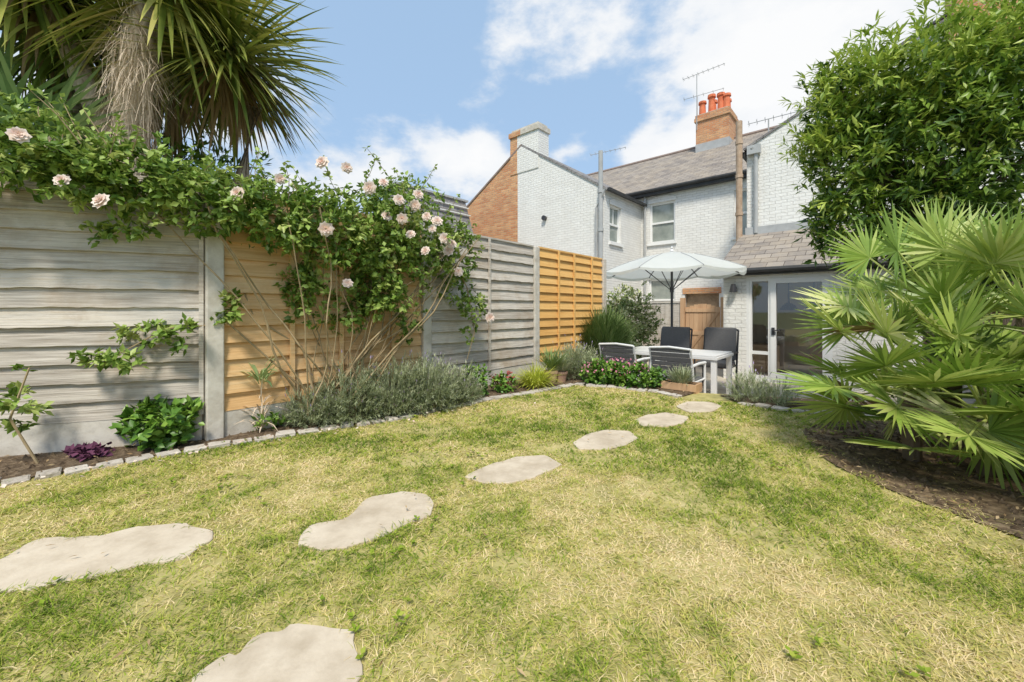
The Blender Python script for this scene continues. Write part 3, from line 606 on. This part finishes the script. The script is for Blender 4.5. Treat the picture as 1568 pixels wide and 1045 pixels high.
# ---------------------------------------------------------------- plants
def tuft(name,items):
    q=QB()
    for (c,rx,h,n,L,W,k,dr,tb) in items:
        a=R.random(n)*6.283;r=np.sqrt(R.random(n))*rx*.7
        P=np.stack([c[0]+r*np.cos(a),c[1]+r*np.sin(a),c[2]+R.random(n)*h*np.sqrt(np.clip(1-(r/rx)**2,0,1))],1)
        D=np.stack([np.cos(a)*r/rx*1.5,np.sin(a)*r/rx*1.5,np.ones(n)],1)+R.normal(size=(n,3))*.3
        q.strips(P,D,L*(.5+.7*R.random(n)),W*(.7+.6*R.random(n)),dr,3,k,tb+.24*R.normal(size=n)+.1*np.sin(a*3),lambda t:.35+1.3*t-1.55*t*t)
    return q.build(name)
def lavender(name,mounds,ns=720,sl=.15):
    # a dome of woody side-shoots; each shoot carries many short narrow leaves
    q=QB()
    for (x,y,rx,rz) in mounds:
        n=int(ns*(rx/.28)**1.5);d=sph(n,.0)
        rr=.60+.36*R.random(n);lump=1+.13*np.sin(d[:,0]*7+x*9)*np.cos(d[:,1]*6+y*5)
        base=np.array([x,y,.0])+d*np.array([rx,rx,rz])*(rr*lump)[:,None]
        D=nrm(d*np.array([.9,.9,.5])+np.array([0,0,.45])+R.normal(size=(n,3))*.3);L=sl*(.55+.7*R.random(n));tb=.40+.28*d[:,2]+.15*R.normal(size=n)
        q.strips(base-D*L[:,None]*.6,D,L*1.6,.004,.1,2,'lav',tb,lambda t:1.)
        for j in range(11):
            u=(j+.5)/11;P=base+D*(L*u)[:,None];a=R.normal(size=(n,3));a=nrm(a-D*(a*D).sum(1)[:,None])
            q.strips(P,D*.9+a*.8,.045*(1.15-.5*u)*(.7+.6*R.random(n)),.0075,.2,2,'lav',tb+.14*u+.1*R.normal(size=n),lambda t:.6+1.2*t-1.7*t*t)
        k=R.random(n)<.10;P=base[k]+D[k]*L[k][:,None]
        q.strips(P,D[k]+[0,0,.4],.10,.0035,.1,2,'lav',.7,lambda t:1.);q.strips(P+nrm(D[k]+[0,0,.4])*.09,D[k]+[0,0,.4],.03,.012,0,2,'lavflower',R.random(k.sum()),lambda t:.6+1.4*t-1.8*t*t)
    return q.build(name)
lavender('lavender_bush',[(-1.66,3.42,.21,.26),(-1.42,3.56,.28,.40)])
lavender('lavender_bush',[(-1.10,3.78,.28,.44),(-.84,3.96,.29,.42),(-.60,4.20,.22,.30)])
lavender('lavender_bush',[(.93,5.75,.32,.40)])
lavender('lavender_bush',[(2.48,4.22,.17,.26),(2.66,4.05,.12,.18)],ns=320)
tuft('rosemary_bush',[((1.52,6.75,0),.42,.75,4800,.34,.016,'rosem',.2,.5),((1.75,6.95,0),.3,.7,1800,.34,.016,'rosem',.2,.5)])
tuft('lime_grass_clump',[((.28,4.95,0),.18,.1,600,.26,.014,'lime',1.2,.5)])
tuft('herb_plant',[((2.0,4.78,.08),.14,.1,350,.16,.012,'lav',.4,.5)])
tuft('potted_plant',[((.50,5.22,.17),.1,.1,220,.28,.014,'rosem',.4,.6),((.64,5.28,.15),.08,.1,160,.22,.014,'lav',.6,.6)])
tuft('aloe_plant',[((-1.93,3.12,.38),.05,.06,26,.24,.03,'yucca',1.4,.8),((-1.93,3.12,.02),.04,.3,30,.2,.016,'straw',1.6,.6)])
def bush(name,blobs,k='shrubleaf',flowers=None):
    q=QB()
    for c,r,nt,nl,L,W,*o in blobs: rosettes(q,c,r,nt,nl,L,W,o[0] if o else k)
    if flowers:
        for c,r,n,kk in flowers:
            P=np.array(c)+sph(n,.0)*np.array(r);q.leaves(P,sph(n),sph(n),.03,.03,kk,R.random(n))
    return q.build(name)
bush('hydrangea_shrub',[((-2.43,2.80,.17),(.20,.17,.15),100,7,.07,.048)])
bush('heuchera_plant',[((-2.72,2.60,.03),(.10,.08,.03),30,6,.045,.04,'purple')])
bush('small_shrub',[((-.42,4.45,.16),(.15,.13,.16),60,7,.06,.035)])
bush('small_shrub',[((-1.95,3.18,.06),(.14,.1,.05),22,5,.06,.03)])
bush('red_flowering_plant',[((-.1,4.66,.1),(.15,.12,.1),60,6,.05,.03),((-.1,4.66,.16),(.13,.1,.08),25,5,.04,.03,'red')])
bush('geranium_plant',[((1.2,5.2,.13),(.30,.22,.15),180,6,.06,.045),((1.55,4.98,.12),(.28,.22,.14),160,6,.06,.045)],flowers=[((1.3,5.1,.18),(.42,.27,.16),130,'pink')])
bush('variegated_hedge',[((2.55,9.0,.5),(.62,.5,.95),800,8,.08,.05,'varleaf'),((2.1,9.2,.4),(.5,.5,.8),300,8,.08,.05,'varleaf')])
# climbing rose
q=QB()
BL=[((-3.45,2.22,1.92),(.34,.2,.22),110),((-3.0,2.42,1.93),(.34,.2,.25),130),((-2.69,2.52,1.84),(.32,.2,.22),120),((-2.37,2.64,1.78),(.34,.22,.22),125),((-2.05,2.85,1.70),(.36,.25,.23),135),
((-1.82,3.12,1.66),(.38,.27,.27),140),((-1.56,3.4,1.64),(.40,.3,.36),175),((-1.25,3.72,1.64),(.42,.3,.44),205),((-.9,4.1,1.60),(.36,.3,.38),160),((-1.15,3.9,2.02),(.42,.3,.17),80),((-.6,4.35,1.6),(.25,.2,.3),60),
((-1.72,3.35,1.15),(.22,.12,.28),70),((-1.28,3.74,1.15),(.38,.2,.30),140),((-.46,4.55,.95),(.14,.12,.32),34),((-.62,4.45,1.25),(.14,.12,.25),24),
((-2.42,2.78,.79),(.30,.08,.09),24),((-2.62,2.64,.62),(.2,.08,.06),16),((-2.08,2.98,.97),(.14,.1,.13),14),((-2.98,2.45,.38),(.14,.1,.2),14),((-2.5,2.68,1.52),(.34,.1,.10),22),((-1.0,3.95,.8),(.14,.1,.2),18),((-1.5,3.6,.95),(.3,.1,.2),30)]
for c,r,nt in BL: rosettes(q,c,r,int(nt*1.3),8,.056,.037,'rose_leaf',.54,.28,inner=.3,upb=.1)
tips=[]
for _ in range(60):
    c,r,nt=BL[R.integers(0,11)];a=np.array(c)+np.array(r)*sph(1,.2)[0]*.8;L=.15+.24*R.random();d=nrm(np.array([R.normal()*.6,R.normal()*.4-.2,.9]));tips.append((a,a+d*L))
    for u in np.linspace(.2,1,6):
        pp=a+d*L*u;n=3;q.leaves(np.tile(pp,(n,1)),sph(n),np.tile([0,0,1.],(n,1))+R.normal(size=(n,3))*.3,.045,.028,'rose_leaf',.75+.15*R.normal(size=n))
RS=empty('climbing_rose',garden=False);q.build('foliage',RS)
m=MB()
for a,b in tips: m.tube([a,(a+b)/2+R.normal(size=3)*.01,b],[.004,.003,.002],'stem',4)
bases=[(-1.72,3.36,0),(-1.62,3.45,0),(-1.5,3.55,0),(-1.4,3.6,0)]
for _ in range(32):
    b=np.array(bases[R.integers(0,4)]);c,r,nt=BL[R.integers(3,13)];e=np.array(c)+np.array(r)*R.normal(size=3)*.4
    mid=b*.5+e*.5+np.array([R.normal()*.15,R.normal()*.05+.03,R.normal()*.12]);pts=[];w1=R.normal(size=3)*.025
    for u in np.linspace(0,1,12): pts.append(b*(1-u)**2+2*mid*u*(1-u)+e*u*u+w1*math.sin(u*14)+R.normal(size=3)*.005)
    r0=.005+.007*R.random();m.tube(pts,[r0*(1-.6*u) for u in np.linspace(0,1,12)],'stem',5)
for P in ([(-2.9,2.48,0),(-3.0,2.42,.3),(-2.92,2.45,.6)],[(-1.75,3.3,.35),(-2.1,3.0,.85),(-2.4,2.8,.82),(-2.7,2.62,.58)],[(-.7,4.4,1.6),(-.5,4.5,1.2),(-.42,4.55,.7),(-.5,4.5,.4)]):
    m.tube(P,[.008,.007,.005,.004][:len(P)],'stem',5)
m.build('stems',RS)
def rosebloom(q,c,r,d):
    d=np.array(d,float);d/=np.linalg.norm(d);u=np.cross(d,[0,0,1.]);u/=np.linalg.norm(u);w=np.cross(d,u)
    for ring,(n,rr,tilt) in enumerate([(8,1.0,.25),(7,.85,.6),(6,.65,1.1),(5,.45,2.0),(3,.3,4)]):
        an=np.arange(n)*6.283/n+ring*.5+R.random(n)*.3;out=np.cos(an)[:,None]*u+np.sin(an)[:,None]*w
        D=nrm(out+d*tilt);P=np.array(c)+out*r*.08+d*r*.1*ring
        q.leaves(P,D,nrm(d-out*.4),r*rr*1.1,r*rr*1.4,'petal',np.clip(.85-.12*ring+.12*R.normal(size=n),0,1),fold=-.05)
q=QB()
ROSES=[(-2.38,2.35,1.58),(-1.86,2.75,1.74),(-1.40,3.05,1.56),(-1.36,3.35,1.17),(-2.87,2.2,1.95),(-2.74,2.25,1.92),(-2.71,2.40,1.93),(-1.11,3.5,2.05),(-.98,3.5,1.90),(-.86,3.6,1.88),(-.635,3.8,1.62),(-.79,3.7,1.49),(-.695,3.75,1.77),(-.236,4.25,.87),(-.55,4.15,1.34),(-.77,3.65,1.79),(-1.52,3.25,2.13),(-.95,3.5,1.74),(-1.21,3.45,1.99),(-1.07,3.45,1.75),(-.61,3.9,1.52),(-2.61,2.35,1.70),(-1.72,3.0,1.92),(-1.41,3.45,2.16),(-.73,3.7,1.69),(-.58,3.88,1.58),(-.9,3.6,1.62),(-.84,3.62,1.98)]
for c in ROSES: rosebloom(q,c,.036+.020*R.random(),(R.normal()*.4+.2,-1,.3+R.normal()*.3))
q.build('blooms',RS)
# cordyline palm
CP=empty('cordyline_palm_tree',garden=False)
m=MB()
pts=[(-3.9,4.1,-.4),(-3.85,4.05,1),(-3.78,4.0,2.3),(-3.74,4.0,3.1),(-3.6,4.0,4.0)]
m.tube(pts,[.2,.17,.15,.14,.16],'trunk',14)
m.tube([(-4.5,4.5,-.4),(-4.7,4.5,2),(-4.9,4.5,3.9)],[.17,.14,.13],'trunk',12);m.tube([(-4.2,5,-.4),(-3.2,4.8,2.5),(-3.0,4.7,3.3)],[.1,.08,.08],'trunk',10)
m.tube([(-3.85,4.0,2.4),(-4.3,4.1,3.2),(-4.7,4.0,4.3)],[.12,.1,.1],'trunk',12);m.build('trunk',CP,smooth=True)
q=QB()
blade=lambda t:min(1,.55+1.5*t)*(1-t**3)
def head(c,n,L,W,k,tb,up,dr,keep=None):
    d=sph(n,up)
    if keep is not None: d=d[keep(d)]
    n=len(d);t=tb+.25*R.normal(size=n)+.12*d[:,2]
    q.strips(np.array(c)+d*.06+np.array([0,0,1])*(R.random((n,1))-.5)*.3,d,L*(.75+.45*R.random(n)),W*(.8+.4*R.random(n)),dr*(.6+.8*R.random(n)),6,k,t,blade)
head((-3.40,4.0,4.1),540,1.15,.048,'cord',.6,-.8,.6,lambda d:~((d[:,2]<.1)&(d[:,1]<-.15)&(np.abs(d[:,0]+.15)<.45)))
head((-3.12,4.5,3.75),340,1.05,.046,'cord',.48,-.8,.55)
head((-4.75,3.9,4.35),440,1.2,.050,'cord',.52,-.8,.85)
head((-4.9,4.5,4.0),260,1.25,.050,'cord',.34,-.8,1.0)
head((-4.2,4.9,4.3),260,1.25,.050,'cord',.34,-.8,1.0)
head((-4.35,3.7,2.35),110,.95,.055,'yucca',.6,.1,.35)
head((-5.0,3.9,2.6),90,1.0,.055,'yucca',.5,.1,.35)
for c,nn_ in (((-3.1,4.5,3.7),90),((-4.75,4.1,4.1),90),((-3.2,4.3,3.9),50),((-4.9,4.6,3.7),120),((-4.1,4.9,3.7),120)):
    n=nn_;d=sph(n);d[:,2]=-np.abs(d[:,2])-.25;d[:,1]=np.abs(d[:,1]) if c[0]>-3.3 else d[:,1];q.strips(np.array(c)+d*.05,d,.9*(.6+.6*R.random(n)),.04,1.2,5,'dead' if c[0]>-4.8 else 'cord',.45+.25*R.normal(size=n) if c[0]>-4.7 else .15+.1*R.normal(size=n),blade)
n=620;a=R.random(n)*6.283;zz=2.3+1.6*R.random(n);P=np.stack([-3.72+.14*np.cos(a),3.98+.14*np.sin(a),zz],1)
q.strips(P,np.stack([np.cos(a)*.35,np.sin(a)*.35,-np.ones(n)],1)+R.normal(size=(n,3))*.3,.15+.25*R.random(n),.006,1.0,4,'straw',R.random(n),lambda t:1-.5*t)
for c0 in ((-3.50,3.74,3.45),(-3.58,3.72,3.1),(-3.42,3.76,3.2)):
    n=150;P=np.array(c0)+R.normal(size=(n,3))*np.array([.06,.04,.18])
    q.strips(P,R.normal(size=(n,3))*.7+np.array([0,0,-.7]),.2+.25*R.random(n),.004,.9,4,'straw',.6+.35*R.random(n),lambda t:1-.4*t)
q.build('fronds',CP)
q=QB()
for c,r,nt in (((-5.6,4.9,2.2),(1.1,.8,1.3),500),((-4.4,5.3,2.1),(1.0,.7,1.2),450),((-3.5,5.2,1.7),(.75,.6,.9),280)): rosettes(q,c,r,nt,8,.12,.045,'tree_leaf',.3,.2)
q.build('background_shrub')
# right-hand tree
TR=empty('laurel_tree',garden=False);q=QB()
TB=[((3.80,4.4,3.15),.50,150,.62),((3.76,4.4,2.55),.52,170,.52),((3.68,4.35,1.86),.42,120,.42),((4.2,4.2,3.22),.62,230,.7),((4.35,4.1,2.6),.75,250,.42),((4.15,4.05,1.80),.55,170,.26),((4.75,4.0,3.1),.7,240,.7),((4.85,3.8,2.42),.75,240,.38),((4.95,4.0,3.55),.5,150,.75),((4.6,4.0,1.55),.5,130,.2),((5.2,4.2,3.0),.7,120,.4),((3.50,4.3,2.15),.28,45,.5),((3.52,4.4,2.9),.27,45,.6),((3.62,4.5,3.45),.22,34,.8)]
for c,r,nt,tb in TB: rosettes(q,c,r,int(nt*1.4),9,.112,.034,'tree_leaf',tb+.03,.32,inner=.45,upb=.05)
for c,r,nt,tb in TB[:1]+TB[3:4]+TB[6:7]+TB[8:9]+TB[1:2]:
    for _ in range(30):
        d=sph(1,.15)[0];a=np.array(c)+d*r*.85;L=.15+.28*R.random();dd=nrm(d+np.array([0,0,.5]))
        for u in np.linspace(0,1,7):
            k=4;q.leaves(np.tile(a+dd*L*u,(k,1)),sph(k)+dd*.8,np.tile([0,0,1.],(k,1))+R.normal(size=(k,3))*.3,.11,.022,'tree_leaf',.9+.12*R.normal(size=k))
q.build('crown',TR)
m=MB();m.tube([(4.8,4.55,-.45),(4.72,4.5,.8),(4.6,4.3,1.6),(4.4,4.2,2.6)],[.13,.11,.09,.05],'bark',10)
for c,r,nt,tb in TB: m.tube([(4.65,4.4,1.2),((4.6+c[0])/2,(4.3+c[1])/2,(1.6+c[2])/2+.1),c],[.06,.04,.015],'bark',7)
m.build('trunk',TR)
# fan palm: stiff pleated fans, segments joined for the inner part of the blade and split into points outside
FP=empty('fan_palm',garden=False);q=QB();m=MB()
heads=[((2.98,2.75,.86),21,.62,-.1),((2.52,2.55,.44),21,.54,-.45),((2.72,2.32,.32),18,.48,-.45),((3.3,2.6,.9),13,.58,0.),((2.95,2.45,.5),12,.5,-.3)]
for hc,nf,pl,up in heads:
    hc=np.array(hc);m.tube([(hc[0],hc[1],0),tuple(hc*[1,1,.6]),tuple(hc)],[.045,.055,.04],'bark',10)
    n=60;dd=sph(n);dd[:,2]=np.abs(dd[:,2])*.6;q.strips(np.tile(hc,(n,1))*[1,1,.75]*1.0,dd,.12,.012,1.5,3,'dead',R.random(n))
    i=np.arange(nf)+.5;zz=1-(1-up)*i/nf;ph=i*2.399+R.random()*6;rr_=np.sqrt(1-zz*zz)
    D=np.stack([rr_*np.cos(ph),rr_*np.sin(ph),zz],1)+R.normal(size=(nf,3))*.14;D=nrm(D)
    for d in D:
        if hc[1]+d[1]*.9<1.35: continue
        L=pl*(.6+.5*R.random());dr=d*L+np.array([0,0,-.06*L*(1-d[2])]);c=hc+dr;c[2]=max(c[2],.16);d2=nrm(d+np.array([0,0,-.06]))
        if c[2]<.3: d2=nrm(d2*[1,1,.2]+np.array([0,0,.15]))
        m.tube([hc,hc+dr*.5+np.array([0,0,.015]),c],[.009,.007,.006],'fan',5,t=.75)
        s0=nrm(np.cross(d2,[0,0,1.]));n0=np.cross(s0,d2);ro=R.normal()*.8;side=s0*math.cos(ro)+n0*math.sin(ro);nor=np.cross(side,d2)
        ns=32;th=np.linspace(-2.0,2.0,ns)+R.normal(size=ns)*.012;rad_=.29+.10*R.random()
        DD=np.cos(th)[:,None]*d2+np.sin(th)[:,None]*side+nor*(.10+.03*R.normal(size=(ns,1)))
        SS=np.cross(nrm(DD),nor);SS=nrm(SS+nor*(np.where(np.arange(ns)%2,.5,-.5))[:,None])
        tb=.5+.2*R.normal();old=R.random()<.07
        q.strips(np.tile(c,(ns,1)),DD,rad_*(1-.16*(np.abs(th)/2.0)**2)*(.93+.1*R.random(ns)),.0245,.05+.12*R.random(ns),6,'dead' if old else 'fan',tb+.12*R.normal(size=ns)+.06*np.where(np.arange(ns)%2,1,-1),lambda t:(.12+1.76*t if t<.5 else 1-(t-.5)*1.92),SS)
q.build('fans',FP);m.build('stems',FP)
# ---------------------------------------------------------------- light & sky
sun=Vector((-.04,-.70,1.0)).normalized()
ld=bpy.data.lights.new('sun','SUN');ld.energy=3.9;ld.angle=math.radians(11);ld.color=(1,.93,.81)
lo=bpy.data.objects.new('sun',ld);COL.objects.link(lo);lo.rotation_euler=sun.to_track_quat('Z','Y').to_euler()
W=bpy.data.worlds.new('World');SC.world=W;W.use_nodes=True;N=W.node_tree.nodes;L=W.node_tree.links
bg=N['Background'];bg.inputs[1].default_value=.15
sk=N.new('ShaderNodeTexSky');sk.sky_type='NISHITA';sk.sun_disc=False;sk.sun_elevation=math.asin(sun.z);sk.sun_rotation=math.atan2(sun.x,sun.y)
sk.air_density=1;sk.dust_density=1;sk.ozone_density=1
hz=N.new('ShaderNodeMix');hz.data_type='RGBA';hz.inputs[0].default_value=.72;hz.inputs[7].default_value=(3.1,4.5,6.3,1);L.new(sk.outputs[0],hz.inputs[6])
tc=N.new('ShaderNodeTexCoord');nv=N.new('ShaderNodeVectorMath');nv.operation='NORMALIZE';L.new(tc.outputs['Generated'],nv.inputs[0])
mp=N.new('ShaderNodeMapping');mp.inputs['Scale'].default_value=(1,1,1.8);L.new(nv.outputs[0],mp.inputs[0])
no=N.new('ShaderNodeTexNoise');no.inputs['Scale'].default_value=5.2;no.inputs['Detail'].default_value=8;no.inputs['Roughness'].default_value=.58;L.new(mp.outputs[0],no.inputs[0])
acc=no.outputs['Fac']
for (u,v,deg,amp) in ((.12,.72,10,.15),(.42,.66,13,.17),(.60,.48,12,.13),(.38,.38,7,.2),(-.52,.38,13,.22),(-.25,.40,8,.2),(-.07,.34,8,.2),(.75,.6,14,.2),(-.32,.64,14,-.25),(.04,.50,8,-.2),(.24,.50,6,-.12),(-.7,.75,15,-.1)):
    c=Vector((u,1,v)).normalized();dt=N.new('ShaderNodeVectorMath');dt.operation='DOT_PRODUCT';L.new(nv.outputs[0],dt.inputs[0]);dt.inputs[1].default_value=c
    mr=N.new('ShaderNodeMapRange');mr.interpolation_type='SMOOTHSTEP';mr.inputs[1].default_value=math.cos(math.radians(deg));mr.inputs[2].default_value=1;mr.inputs[4].default_value=amp;L.new(dt.outputs['Value'],mr.inputs[0])
    ad=N.new('ShaderNodeMath');ad.operation='ADD';L.new(acc,ad.inputs[0]);L.new(mr.outputs[0],ad.inputs[1]);acc=ad.outputs[0]
mr=N.new('ShaderNodeMapRange');mr.interpolation_type='SMOOTHSTEP';mr.inputs[1].default_value=.49;mr.inputs[2].default_value=.72;L.new(acc,mr.inputs[0])
cr=N.new('ShaderNodeMapRange');cr.inputs[1].default_value=.55;cr.inputs[2].default_value=.85;cr.inputs[3].default_value=0;cr.inputs[4].default_value=1;L.new(acc,cr.inputs[0])
cc=N.new('ShaderNodeMix');cc.data_type='RGBA';cc.inputs[6].default_value=(5.5,5.8,6.2,1);cc.inputs[7].default_value=(6.5,6.55,6.6,1);L.new(cr.outputs[0],cc.inputs[0])
mx=N.new('ShaderNodeMix');mx.data_type='RGBA';L.new(mr.outputs[0],mx.inputs[0]);L.new(hz.outputs[2],mx.inputs[6]);L.new(cc.outputs[2],mx.inputs[7]);L.new(mx.outputs[2],bg.inputs[0])
SC.view_settings.view_transform='Standard';SC.view_settings.look='None';SC.view_settings.exposure=0
cd=bpy.data.cameras.new('camera');cd.sensor_width=36;cd.lens=620/1568*36;cd.shift_y=-47.5/1568;cd.clip_start=.05;cd.clip_end=1000
co=bpy.data.objects.new('camera',cd);COL.objects.link(co);co.location=(0,0,.95);co.rotation_euler=(math.radians(90),0,0);SC.camera=co
